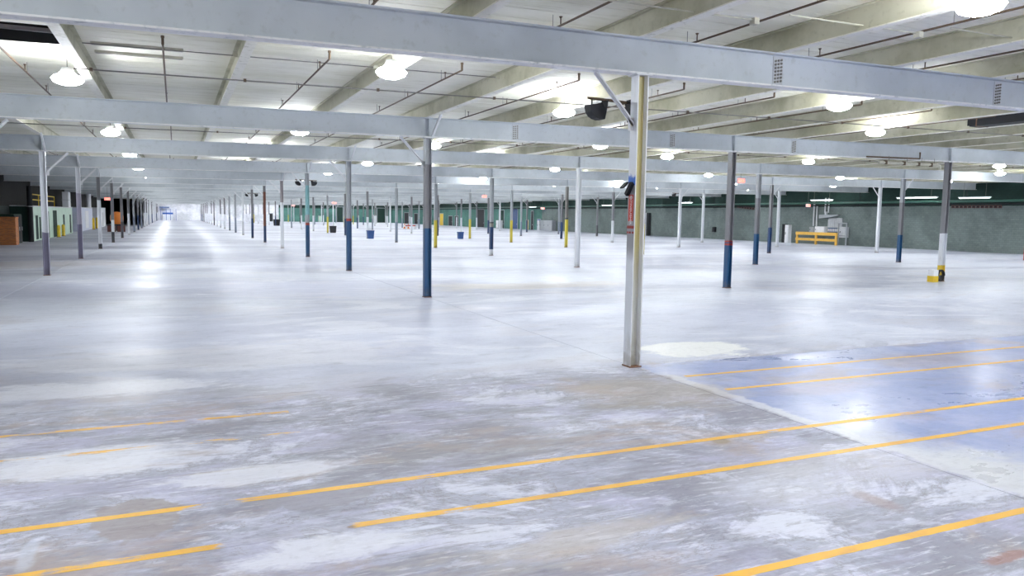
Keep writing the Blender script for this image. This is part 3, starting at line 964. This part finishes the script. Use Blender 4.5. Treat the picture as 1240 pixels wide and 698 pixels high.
def hood_unit(i, j, lab, sides=(-1, 1), cxs=(-.46, .46)):
    """black hooded units hanging by yokes from a pipe arm fixed behind a column"""
    xw = i * LX
    za = zb(xw) - 0.42
    t = thing('hooded_fixture', lab, 'fixture', (xw, j * S + .38, za), 0, 'black hooded fixtures on columns')
    MB().tube([(cxs[0] - .2 if -1 in sides else 0, 0, .02), (cxs[1] + .2 if 1 in sides else 0, 0, -.02)], .026, 8).build('arm', 'dark_pipe', t)
    MB().bar((0, -.27, 0), (0, 0, 0), .06, .06).build('standoff', 'black_metal', t)
    for s in sides:
        cx = cxs[0] if s < 0 else cxs[1]
        yk = MB()
        for q in (-.11, .11):
            yk.bar((cx + q, 0, -.01), (cx + q, 0, -.13), .03, .02)
        yk.bar((cx - .11, 0, -.13), (cx + .11, 0, -.13), .03, .02)
        yk.build('yoke', 'black_metal', t)
        prof = [(u * .84, v * .86 - .03) for u, v in [(.20, -.10), (.17, -.30), (.13, -.49), (.03, -.50), (-.07, -.475), (-.15, -.43), (-.21, -.36), (-.25, -.22), (.08, -.17)]]
        MB().prism([(cx + (u if s < 0 else -u), v) for u, v in prof], lambda u, v, tt: (u, tt, v + .11), -.10, .10).build('hood', 'black_metal', t)
        MB().tube([(cx + .10 * -s, -.12, -.09), (cx + .10 * -s, .12, -.09)], .05, 10).build('motor', 'black_metal', t)
    return t

hood_unit(1, 0, 'large black hooded fixture on pipe arm on the white sign column', (-1, 1), (-.63, .17))
hood_unit(1, 3, 'pair of black hooded fixtures high on the blue and teal column')
hood_unit(1, 6, 'small distant pair of black hooded fixtures in the aisle row')
hood_unit(4, 4, 'single black hooded fixture high on a white column before the block wall', (-1,))

# foot of the yellow-footed column
t = thing('guard_block', 'small yellow and white concrete block at the yellow-footed column', 'block', (3 * LX - .72, S - .15, 0))
MB().box(-.16, .16, -.16, .16, 0, .28).build('lower', 'yellow_paint', t)
MB().box(-.15, .15, -.15, .15, .28, .55).build('upper', 'white_paint', t)
hose = MB()
pts = []
for q in range(0, 97):
    a = q / 24 * 2 * math.pi
    pts.append((.19 * math.cos(a), -.06 + .03 * q / 24, .28 + .24 * math.sin(a)))
hose.tube(pts, .035, 6)
hose_o = tag(hose.build('hose_coil', 'rubber', None, (3 * LX - .27, S - .18, 0.01)), 'black rubber hose coil leaning on the yellow-footed column', 'hose')

# pipe work beside the yellow-footed column
t = thing('pipe_run', 'cream pipes with elbows under the beam beside the yellow-footed column', 'pipe', (2.60 * LX, S - .45, zb(2.7 * LX) - .22))
MB().tube([(0, 0, 0), (3.6, 0, .04), (3.75, .0, .0), (3.8, 0, -.16)], .06, 8).build('main_pipe', 'cream_pipe', t)
MB().tube([(-.6, .1, .22), (2.6, .1, .27), (2.6, .1, .55)], .035, 8).build('upper_pipe', 'dark_pipe', t)
for xx in (.4, 1.5, 2.4, 3.2):
    MB().lathe([(.085, -.08), (.085, .08)], 10, (xx, 0, .02)).build('collar', 'dark_pipe', t)
    MB().tube([(xx + .2, 0, 0), (xx + .2, 0, .3)], .01, 5).build('hanger', 'conduit_grey', t)

# ------------------------------------------------------------------ along the right wall
def on_wall(px, py):
    return on_x(px, py, X_R)


def guard_rail():
    a, b = on_x(965, 294, X_R - 1.3), on_x(1012, 297, X_R - 1.3)
    y0, y1 = sorted((a.y, b.y))
    x = X_R - 1.3
    t = thing('guard_rail', 'yellow wooden guard rail standing before the electrical panels', 'guard rail', (x, (y0 + y1) / 2, 0))
    h = (y1 - y0) / 2
    for q in (-h, 0, h):
        MB().box(-.07, .07, q - .12, q + .12, 0, 1.36).build('post', 'amber_paint', t)
    for z0, z1 in ((1.08, 1.38), (.42, .66)):
        MB().box(-.13, -.071, -h - .15, h + .15, z0, z1).build('rail', 'amber_paint', t)
        MB().box(-.12, .12, -h - .13, h + .13, z1, z1 + .04).build('rail_cap', 'amber_paint', t)
guard_rail()


def span(x0, x1, ytop, ybot):
    """pixel window on the right wall -> (y0, y1, z0, z1)"""
    a, b = on_wall(x0, (ytop + ybot) / 2).y, on_wall(x1, (ytop + ybot) / 2).y
    z1, z0 = on_wall((x0 + x1) / 2, ytop).z, on_wall((x0 + x1) / 2, ybot).z
    return min(a, b), max(a, b), max(z0, 0), z1


def wall_cabinet(name, label, cat, win, depth, mat, doors=1, z0=None, dmat=None):
    y0, y1, za, z1 = span(*win)
    if z0 is not None: za = z0
    t = thing(name, label, cat, (X_R - depth / 2 - .005, (y0 + y1) / 2, za))
    w, h = (y1 - y0) / 2, z1 - za
    MB().box(-depth / 2, depth / 2, -w, w, 0, h).build('body', mat, t)
    for d in range(doors):
        a = -w + 2 * w * d / doors + .04
        b = -w + 2 * w * (d + 1) / doors - .04
        dr = MB().box(-depth / 2 - .03, -depth / 2 - .002, a, b, .05, h - .05).build('door', dmat or mat, t)
        MB().box(-depth / 2 - .06, -depth / 2 - .03, b - .14, b - .08, h * .45, h * .6).build('handle', 'black_metal', dr)
    return t
wall_cabinet('electrical_panel', 'white electrical panel box on the block wall behind the yellow guard rail', 'panel', (990.5, 1002, 274.5, 282.5), .5, 'white_paint')
wall_cabinet('electrical_panel', 'low grey electrical box left of the white panel box', 'panel', (983, 989, 275, 282), .4, 'grey_paint')
wall_cabinet('switch_cabinet', 'rounded grey switch box inside the steel frame', 'cabinet', (1021, 1028, 275, 288), .6, 'light_grey')
y0, y1, z0, z1 = span(1004, 1021, 264, 276)
t = thing('finned_panel', 'grey vertical finned panel on the block wall above the guard rail', 'panel', (X_R - .1, (y0 + y1) / 2, z0))
w = (y1 - y0) / 2
MB().box(-.02, .09, -w, w, 0, z1 - z0).build('back', 'grey_paint', t)
for q in range(10):
    yy = -w + (q + .5) * 2 * w / 10
    MB().box(-.14, -.02, yy - .05, yy + .05, .02, z1 - z0 - .02 * q).build('fin', 'light_grey', t)
y0, y1, z0, z1 = span(1005, 1020, 276.5, 281.5)
t = thing('breaker_box', 'dark breaker box with a row of pale switches on the block wall', 'breaker box', (X_R - .2, (y0 + y1) / 2, z0))
w = (y1 - y0) / 2
MB().box(-.15, .19, -w, w, 0, z1 - z0).build('body', 'navy', t)
for q in range(7):
    yy = -w + (q + .5) * 2 * w / 7
    MB().box(-.2, -.15, yy - .08, yy + .08, .08, .4).build('switch', 'light_grey', t)
y0, y1, z0, z1 = span(1022, 1032, 270, 296)
t = thing('steel_frame', 'dark grey upright steel frame against the block wall', 'frame', (X_R - .9, (y0 + y1) / 2, 0))
w = (y1 - y0) / 2
for yy in (-w, w):
    MB().box(-.06, .06, yy - .06, yy + .06, 0, z1).build('post', 'grey_paint', t)
for zz in (z1, z1 * .45):
    MB().box(-.05, .05, -w + .06, w - .06, zz - .12, zz).build('crossbar', 'grey_paint', t)
for n, (px, top, bot) in enumerate(((986, 245, 274), (989.5, 250, 274), (1000, 240, 258), (1004, 240, 258))):
    y0, y1, z0, z1 = span(px - .6, px + .6, top, bot)
    tag(MB().tube([(0, 0, 0), (0, 0, z1 - z0)], .09, 8).build('wall_conduit', 'light_grey', None, (X_R - .12, y0, z0)),
        'grey conduit rising up the block wall from the electrical boxes', 'conduit', 'conduits above the electrical boxes')
y0, y1, z0, z1 = span(995, 1018, 262, 266)
t = thing('cable_tray', 'wedge shaped grey bracket tray above the finned panel', 'tray', (X_R - .25, (y0 + y1) / 2, z0))
w = (y1 - y0) / 2
MB().prism([(-w, .45), (w, .1), (w, .55), (-w, .55)], lambda u, v, s: (s, u, v), -.2, .22).build('tray', 'grey_paint', t)
MB().box(-.2, .0, w * .2, w * .4, .55, .9).build('box', 'light_grey', t)

wall_cabinet('white_cabinet', 'narrow tall whitish cabinet by the block wall left of guard rail', 'cabinet', (954, 958.5, 272.5, 293), .5, 'white_paint', z0=0)
wall_cabinet('dark_cabinet', 'narrow tall dark cabinet beside the narrow white cabinet', 'cabinet', (950.5, 953.5, 271.5, 293), .5, 'charcoal', z0=0)
wall_cabinet('white_cabinet', 'tall white cabinet with dark edge against the block wall', 'cabinet', (779, 785.5, 258, 287), .6, 'white_paint', z0=0)
wall_cabinet('dark_post', 'dark upright post beside the tall white cabinet', 'post', (785.8, 788, 258, 287), .5, 'charcoal', z0=0)
wall_cabinet('wall_speaker', 'small black box fixed on the block wall', 'box', (864.5, 867.5, 275, 281), .3, 'black_metal')
wall_cabinet('grey_locker', 'wide grey lockers standing at the far block wall', 'locker', (658, 673, 267, 281), .8, 'grey_paint', 3, z0=0)
wall_cabinet('pale_locker', 'pale grey locker beside the blue door', 'locker', (655, 657.6, 267, 281), .8, 'light_grey', 1, z0=0)
wall_cabinet('white_unit', 'small white cabinet standing in front of a dark doorway', 'cabinet', (606.5, 609, 267, 277), 1.2, 'white_paint', 1, z0=0)

# row of dark red plates high on the wall
for n, (pa, pb, cnt) in enumerate(((1152, 1214, 12), (892, 914, 7))):
    a, b = on_wall(pa, 250.5), on_wall(pb, 250.5 if n == 0 else 253)
    for q in range(cnt):
        f = (q + .5) / cnt
        yy, zz = a.y + (b.y - a.y) * f, a.z + (b.z - a.z) * f
        hw = abs(b.y - a.y) / cnt * .38
        t = thing('wall_plate', ['dark red square plate in the long row high on the block wall', 'dark red square plate in the short row high on the block wall'][n],
                  'plate', (X_R - .03, yy, zz), 0, ['long row of dark red plates', 'short row of dark red plates'][n])
        MB().box(-.02, .025, -hw, hw, -.14, .14).build('plate', 'brown_red', t)
        MB().box(-.03, -.02, -hw * .6, hw * .6, -.08, .08).build('inset', 'charcoal', t)

# service pipes and strip lights along the right wall
t = thing('service_pipe', 'dark green service pipe running high along the block wall', 'pipe', (X_R - 1.2, 0, 4.78))
MB().tube([(0, Y_F + 1, 0), (0, Y_B - 1, 0)], .11, 10).build('pipe', 'dark_green_pipe', t)
for q in range(-2, 20):
    MB().box(-.02, .02, q * S - .03, q * S + .03, .1, zb(X_R) - 4.78).build('hanger', 'charcoal', t)
t = thing('service_pipe', 'thinner black service pipe beneath the dark green pipe', 'pipe', (X_R - .8, 0, 4.5))
MB().tube([(0, Y_F + 1, 0), (0, Y_B - 1, 0)], .07, 8).build('pipe', 'charcoal', t)
for q in range(-2, 20):
    MB().box(-.02, .7, q * S + 1 - .03, q * S + 1.03, -.10, -.07).build('bracket', 'charcoal', t)
for n, (px, py, L) in enumerate(((995, 243, 3.2), (1110, 240, 4.5), (1180, 240, 3.0), (830, 246, 3.2), (735, 249, 3.2), (645, 251, 3.2))):
    q = on_x(px, py, X_R - 2.2)
    t = thing('strip_light', ['fluorescent strip light above the yellow guard rail', 'longest fluorescent strip light near the block wall', 'fluorescent strip light above the long row of red plates', 'fluorescent strip light above the tall white cabinet', 'fluorescent strip light beyond the tall white cabinet', 'fluorescent strip light above the blue door'][n], 'strip light', (q.x, q.y, q.z), 0, 'strip lights along the block wall')
    MB().box(-.12, .12, -L / 2, L / 2, .03, .12).build('housing', 'white_paint', t)
    MB().tube([(0, -L / 2 + .05, 0), (0, L / 2 - .05, 0)], .035, 8).build('tube', 'tube_glow', t)
    for s in (-1, 1):
        MB().tube([(0, s * L * .35, .12), (0, s * L * .35, zd(q.x) - q.z)], .012, 5).build('hanger', 'conduit_grey', t)

# ------------------------------------------------------------------ doors and openings of the far walls
def far_door(n, win, mat, label_mat=None, frame='grey_paint'):
    y0, y1, z0, z1 = span(*win)
    d = struct(MB().box(-.02, .02, y0, y1, 0, z1).build('door_%d' % n, mat, None, (X_R - .04, 0, 0)))
    fr = MB()
    for a, b, c, e in ((y0 - .15, y0, 0, z1 + .15), (y1, y1 + .15, 0, z1 + .15), (y0, y1, z1, z1 + .15)):
        fr.box(-.06, .03, a, b, c, e)
    fr.build('door_frame', frame, d)
    MB().box(-.08, -.02, y0 + .2, y0 + .4, 1.0, 1.15).build('door_handle', 'galvanised', d)
FAR = [((533, 537, 259, 275), 'yellow_paint'), ((543.5, 548, 262, 276), 'charcoal'), ((551, 555, 262, 276), 'charcoal'),
       ((578.5, 586.5, 254, 277), 'charcoal'), ((604.5, 610.5, 255, 278), 'dark_green'), ((619, 627, 253, 279), 'navy'),
       ((651, 654.8, 266, 281), 'blue_paint'), ((643.5, 646, 256, 280), 'charcoal'), ((637.5, 640, 267, 280), 'yellow_paint'),
       ((502, 506, 259, 273), 'charcoal'), ((513, 518, 259, 274), 'dark_red'), ((490, 495, 258, 272), 'charcoal')]
for n, (w, m) in enumerate(FAR): far_door(n + 1, w, m)
# back wall doors
def back_door(n, x0, x1, ytop, mat):
    a, b = on_y(x0, 265, Y_B), on_y(x1, 265, Y_B)
    z1 = on_y((x0 + x1) / 2, ytop, Y_B).z
    d = struct(MB().box(a.x, b.x, -.02, .02, 0, z1).build('door_%d' % n, mat, None, (0, Y_B - .04, 0)))
    fr = MB()
    for p, q, r, s in ((a.x - .2, a.x, 0, z1 + .2), (b.x, b.x + .2, 0, z1 + .2), (a.x, b.x, z1, z1 + .2)):
        fr.box(p, q, -.06, .03, r, s)
    fr.build('door_frame', 'grey_paint', d)
for n, (x0, x1, yt, m) in enumerate(((457, 466, 252.5, 'dark_green'), (408, 415, 251, 'dark_green'), (326, 330, 259, 'charcoal'), (370, 373, 262, 'charcoal'), (452.5, 456, 261, 'white_paint'), (386, 389, 262, 'pale_green'))):
    back_door(20 + n, x0, x1, yt, m)

# far end booth
q0, q1 = on_y(197, 262, Y_B - 1.2), on_y(209.5, 262, Y_B - 1.2)
t = thing('far_booth', 'white counter booth with blue band at the far end of the aisle', 'booth', ((q0.x + q1.x) / 2, Y_B - .8, 0))
w = (q1.x - q0.x) / 2
MB().box(-w, w, -.5, .6, 0, 1.9).build('counter', 'white_paint', t)
MB().box(-w - .05, w + .05, -.56, .6, 1.9, 2.4).build('band', 'blue_paint', t)
for s in (-1.35, -.3, .5, 1.6):
    MB().box(w * s - .06, w * s + .06, -.62, -.57, 0, 3.6).build('post', 'blue_paint', t)
MB().box(-w * 1.6, w * .3, -.7, .6, 3.9, 4.2).build('canopy', 'navy', t)

# ------------------------------------------------------------------ left side: brick stack, booths, railing, bollards
yb0 = on_z(10, 297).y
xr = on_y(19.5, 290, yb0).x
t = thing('brick_stack', 'tall block of orange brick at the dark left wall', 'brick stack', ((X_L + xr) / 2, yb0 + .6, 0))
w = (xr - X_L) / 2
MB().box(-w + .01, w, -.6, .6, 0, 2.0).build('brick_body', 'orange_brick', t)
MB().box(-w + .01, w + .02, -.62, .62, 2.0, 2.09).build('coping', 'orange_brick', t)
ya_ = yb0 + 1.4
t = thing('dark_cabinet', 'dark green metal cabinet between brick stack and pale green booth', 'cabinet', (X_L + .7, ya_ + 1.7, 0))
MB().box(-.69, .5, -1.6, 1.6, 0, 2.3).build('body', 'dark_green', t)
for q in range(3):
    d = MB().box(.502, .53, -1.55 + q * 1.04, -.57 + q * 1.04, .1, 2.2).build('door', 'charcoal', t)
    MB().box(.53, .56, -.72 + q * 1.04, -.66 + q * 1.04, 1.0, 1.3).build('handle', 'galvanised', d)

XB = -0.50 * LX
def left_win(x0, x1, ytop, ybot, X=XB):
    a, b = on_x(x0, (ytop + ybot) / 2, X), on_x(x1, (ytop + ybot) / 2, X)
    return a.y, b.y, max(0, on_x((x0 + x1) / 2, ybot, X).z), on_x((x0 + x1) / 2, ytop, X).z
y0, y1 = on_x(38, 280, XB).y, on_x(88, 275, XB).y
t = thing('green_booth', 'long pale green plant booth with narrow dark slots along the left wall', 'booth', (XB, (y0 + y1) / 2, 0))
hb, cy = 2.93, (y0 + y1) / 2
booth_start, booth_end = y0, y1
MB().box(X_L - XB + .01, 0, y0 - cy, y1 - cy, 0, hb).build('body', 'pale_green', t)
MB().box(X_L - XB + .01, .06, y0 - cy - .05, y1 - cy + .05, hb, hb + .08).build('roof', 'light_grey', t)
MB().box(X_L - XB + .01, .02, y0 - cy - .03, y0 - cy, 0, hb).build('end_panel', 'dark_green', t)
for win in ((43.6, 46.2, 261, 290), (48.0, 49.6, 263, 289), (57, 59.5, 256, 288), (64.5, 69.0, 255, 287), (76.6, 78.4, 260, 283), (84.6, 86, 260, 282)):
    a, b, c, d = left_win(*win)
    MB().box(.0, .02, a - cy, b - cy, c, min(d, hb - .1)).build('slot', 'dark_green', t)
ra, rb = y0 - cy + .2, on_x(67, 245, XB).y - cy
booth = t
t = thing('roof_railing', 'yellow safety railing standing on the pale green booth roof', 'railing', (XB, cy, 0))
for q in range(4):
    yy = ra + (rb - ra) * q / 3
    MB().box(-.12, -.06, yy - .05, yy + .05, hb + .08, hb + 1.05).build('railing_post', 'yellow_paint', t)
for zz in (.55, 1.0):
    MB().box(-.12, -.06, ra, rb, hb + zz, hb + zz + .08).build('rail', 'yellow_paint', t)
boll_me = MB().lathe([(.15, 0), (.15, 1.05), (.12, 1.15), (.05, 1.2), (0, 1.21)], 12).mesh('tube', 'yellow_paint')
ring_me = MB().lathe([(.2, 0), (.2, .03), (.155, .04)], 12).mesh('base_ring', 'rust')
for n, (px, py) in enumerate(((71.5, 287.5), (77, 286), (113.5, 278), (117.5, 277))):
    q = on_z(px, py)
    lab = 'yellow steel bollard guarding the pale green booth' if n < 2 else 'yellow steel bollard guarding the pale blue booth'
    t = thing('bollard', lab, 'bollard', (max(q.x, XB + .25), q.y, 0), 0, 'bollards by the green booth' if n < 2 else 'bollards by the blue booth')
    link('tube', boll_me, t).scale = (1, 1, 1.0 if n < 2 else 1.4); link('base_ring', ring_me, t)
y0, y1 = on_x(97, 270, XB).y, on_x(112, 268, XB).y
t = thing('blue_booth', 'pale blue flat-sided booth beyond the green booth', 'booth', (XB, (y0 + y1) / 2, 0))
cy = (y0 + y1) / 2
MB().box(X_L - XB + .01, 0, y0 - cy, y1 - cy, 0, 3.0).build('body', 'pale_blue', t)
MB().box(X_L - XB + .01, .05, y0 - cy - .05, y1 - cy + .05, 3.0, 3.08).build('roof', 'light_grey', t)
MB().box(0, .03, -1.6, 2.4, .3, 2.6).build('panel', 'white_paint', t)
blue_y = (y0, y1)
y0, y1 = on_x(121, 268, XB).y, on_x(128, 267, XB).y
t = thing('white_booth', 'small whitish booth behind the pale blue booth', 'booth', (XB, (y0 + y1) / 2, 0))
cy = (y0 + y1) / 2
MB().box(X_L - XB + .01, 0, y0 - cy, y1 - cy, 0, 3.1).build('body', 'white_paint', t)
MB().box(X_L - XB + .01, .05, y0 - cy - .05, y1 - cy + .05, 3.1, 3.18).build('roof', 'light_grey', t)
MB().box(0, .03, -1, 1, .1, 2.4).build('door', 'light_grey', t)
# tall white duct and dark vertical duct on the booths
a = on_x(88, 240, XB - .3)
t = thing('white_duct', 'tall white square duct standing on the pale green booth roof', 'duct', (XB - .4, booth_end - 1.1, hb + .08))
MB().box(-.3, .3, -1.0, 1.0, 0, 1.75).build('body', 'white_paint', t)
MB().box(-.34, .34, -1.04, 1.04, .8, .86).build('flange', 'light_grey', t)
a = on_x(33.5, 240, XB - .3)
t = thing('dark_duct', 'dark vertical pipe duct beside the yellow railing', 'duct', (XB + .05, booth_start - .5, 0))
MB().tube([(0, 0, 0), (0, 0, 4.6)], .2, 12).build('pipe', 'charcoal', t)
MB().lathe([(.24, 0), (.24, .08)], 12, (0, 0, 2.9)).build('flange', 'grey_paint', t)
for n, (px, ya2, yb2) in enumerate(((106.5, 235, 252), (114, 236, 252))):
    a, b = on_x(px, ya2, XB - .2), on_x(px, yb2, XB - .2)
    tag(MB().tube([(0, 0, 0), (0, 0, a.z - b.z)], [.28, .28] if n == 0 else [.15, .15], 10).build('vent_pipe', 'white_paint', None, (a.x, min(max(a.y, blue_y[0] + .4), blue_y[1] - .4), 3.081)),
        ['wide white vent pipe above the pale blue booth', 'slim white vent pipe above the pale blue booth'][n], 'vent pipe')
# orange machine and boxes by the left row
q = on_z(163.5, 276)
t = thing('orange_machine', 'small orange round-bodied machine by the far left row of columns', 'machine', (-2.3, q.y * .82, 0))
MB().box(-.6, .6, -.5, .5, 0, .9).build('base', 'charcoal', t)
MB().lathe([(.0, 2.6), (.5, 2.5), (.8, 2.0), (.8, 1.4), (.5, .95), (.3, .9)], 14).build('drum', 'orange_paint', t)
for n, px in enumerate((150.5, 153)):
    q = on_z(px, 281)
    t = thing('red_crate', 'dark red crate standing by the left row of columns', 'crate', (-2.6 + n * 1.1, q.y, 0), 0, 'red crates by the left row')
    MB().box(-.45, .45, -.4, .4, 0, .8).build('body', 'brown_red', t)
    MB().box(-.48, .48, -.43, .43, .8, .88).build('lid', 'charcoal', t)

# ------------------------------------------------------------------ things standing on the floor far away
def bin_(label, px, py, w, h, mat):
    q = on_z(px, py)
    t = thing('tall_bin', label, 'bin', (q.x, q.y, 0))
    r = w / 2
    MB().add([(sx * r * s, sy * r * s, z) for z, s in ((0, .85), (h, 1)) for sx, sy in ((-1, -1), (1, -1), (1, 1), (-1, 1))],
             [(0, 3, 2, 1), (4, 5, 6, 7)] + [(a, (a + 1) % 4, 4 + (a + 1) % 4, 4 + a) for a in range(4)]).build('body', mat, t)
    MB().box(-r * 1.06, r * 1.06, -r * 1.06, r * 1.06, h, h + .08).build('rim', mat, t)
bin_('blue box bin standing by the steel blue columns', 448.5, 289.3, .72, .85, 'navy')
bin_('dark charcoal box bin standing beside a distant column', 403.2, 282.0, .85, .9, 'charcoal')
bin_('blue box bin standing beside the yellow-footed columns', 557.5, 289.5, .62, .75, 'navy')
bin_('low black box standing near the white back wall', 335, 273.5, 1.3, 1.3, 'charcoal')
for n, (px, py) in enumerate(((490, 277), (494.5, 277.2))):
    q = on_z(px, py)
    t = thing('traffic_cone', 'orange and white traffic cone far down the hall', 'cone', (q.x, q.y, 0), 0, 'traffic cones')
    MB().box(-.3, .3, -.3, .3, 0, .06).build('foot', 'orange_paint', t)
    MB().lathe([(.22, .06), (.15, .4)], 12).build('lower', 'orange_paint', t)
    MB().lathe([(.15, .4), (.10, .7)], 12).build('collar', 'white_paint', t)
    MB().lathe([(.10, .7), (.05, 1.0), (0, 1.01)], 12).build('tip', 'orange_paint', t)
q = on_z(497, 278)
t = thing('barrier', 'low red and white barrier bar on the floor near the traffic cones', 'barrier', (q.x, q.y, 0), .4)
MB().box(-1.2, 1.2, -.05, .05, .6, .8).build('bar', 'dark_red', t)
for s in (-1, 1):
    MB().box(s - .06, s + .06, -.25, .25, 0, .6).build('leg', 'white_paint', t)

# exit signs hanging from the roof, glowing red
for n, (px, py, d, sz) in enumerate(((897, 219, 2.35, .62), (404.5, 246, 12.5, .9), (355, 249, 16.5, .9), (586.5, 238, 6.5, .62), (657, 252.5, 8.7, .7), (978.5, 249, 4.55, .62), (130, 241, 6.6, .6))):
    q = on_y(px, py, d * S)
    t = thing('exit_sign', ['red glowing exit sign hanging beside the two-red-band column', 'red glowing exit sign far down the hall before the teal wall',
                            'small red glowing exit sign before the white back wall', 'pale red glowing exit sign near the navy and white-footed column',
                            'red glowing exit sign on the far end of the block wall', 'red glowing exit sign above the yellow guard rail',
                            'red glowing exit sign above the booths on the left'][n], 'exit sign', (q.x, q.y, q.z))
    MB().box(-sz / 2, sz / 2, -.06, .06, -.17, .17).build('case', 'white_paint', t)
    MB().box(-sz / 2 + .05, sz / 2 - .05, -.075, -.06, -.12, .12).build('face', 'red_glow', t)
    lettering('EXIT', .26 * sz / .62, 'white_paint', t, (0, -.0765, 0), (math.pi / 2, 0, 0))
    MB().tube([(0, 0, .17), (0, 0, zd(q.x) - q.z)], .012, 6).build('hanger', 'conduit_grey', t)
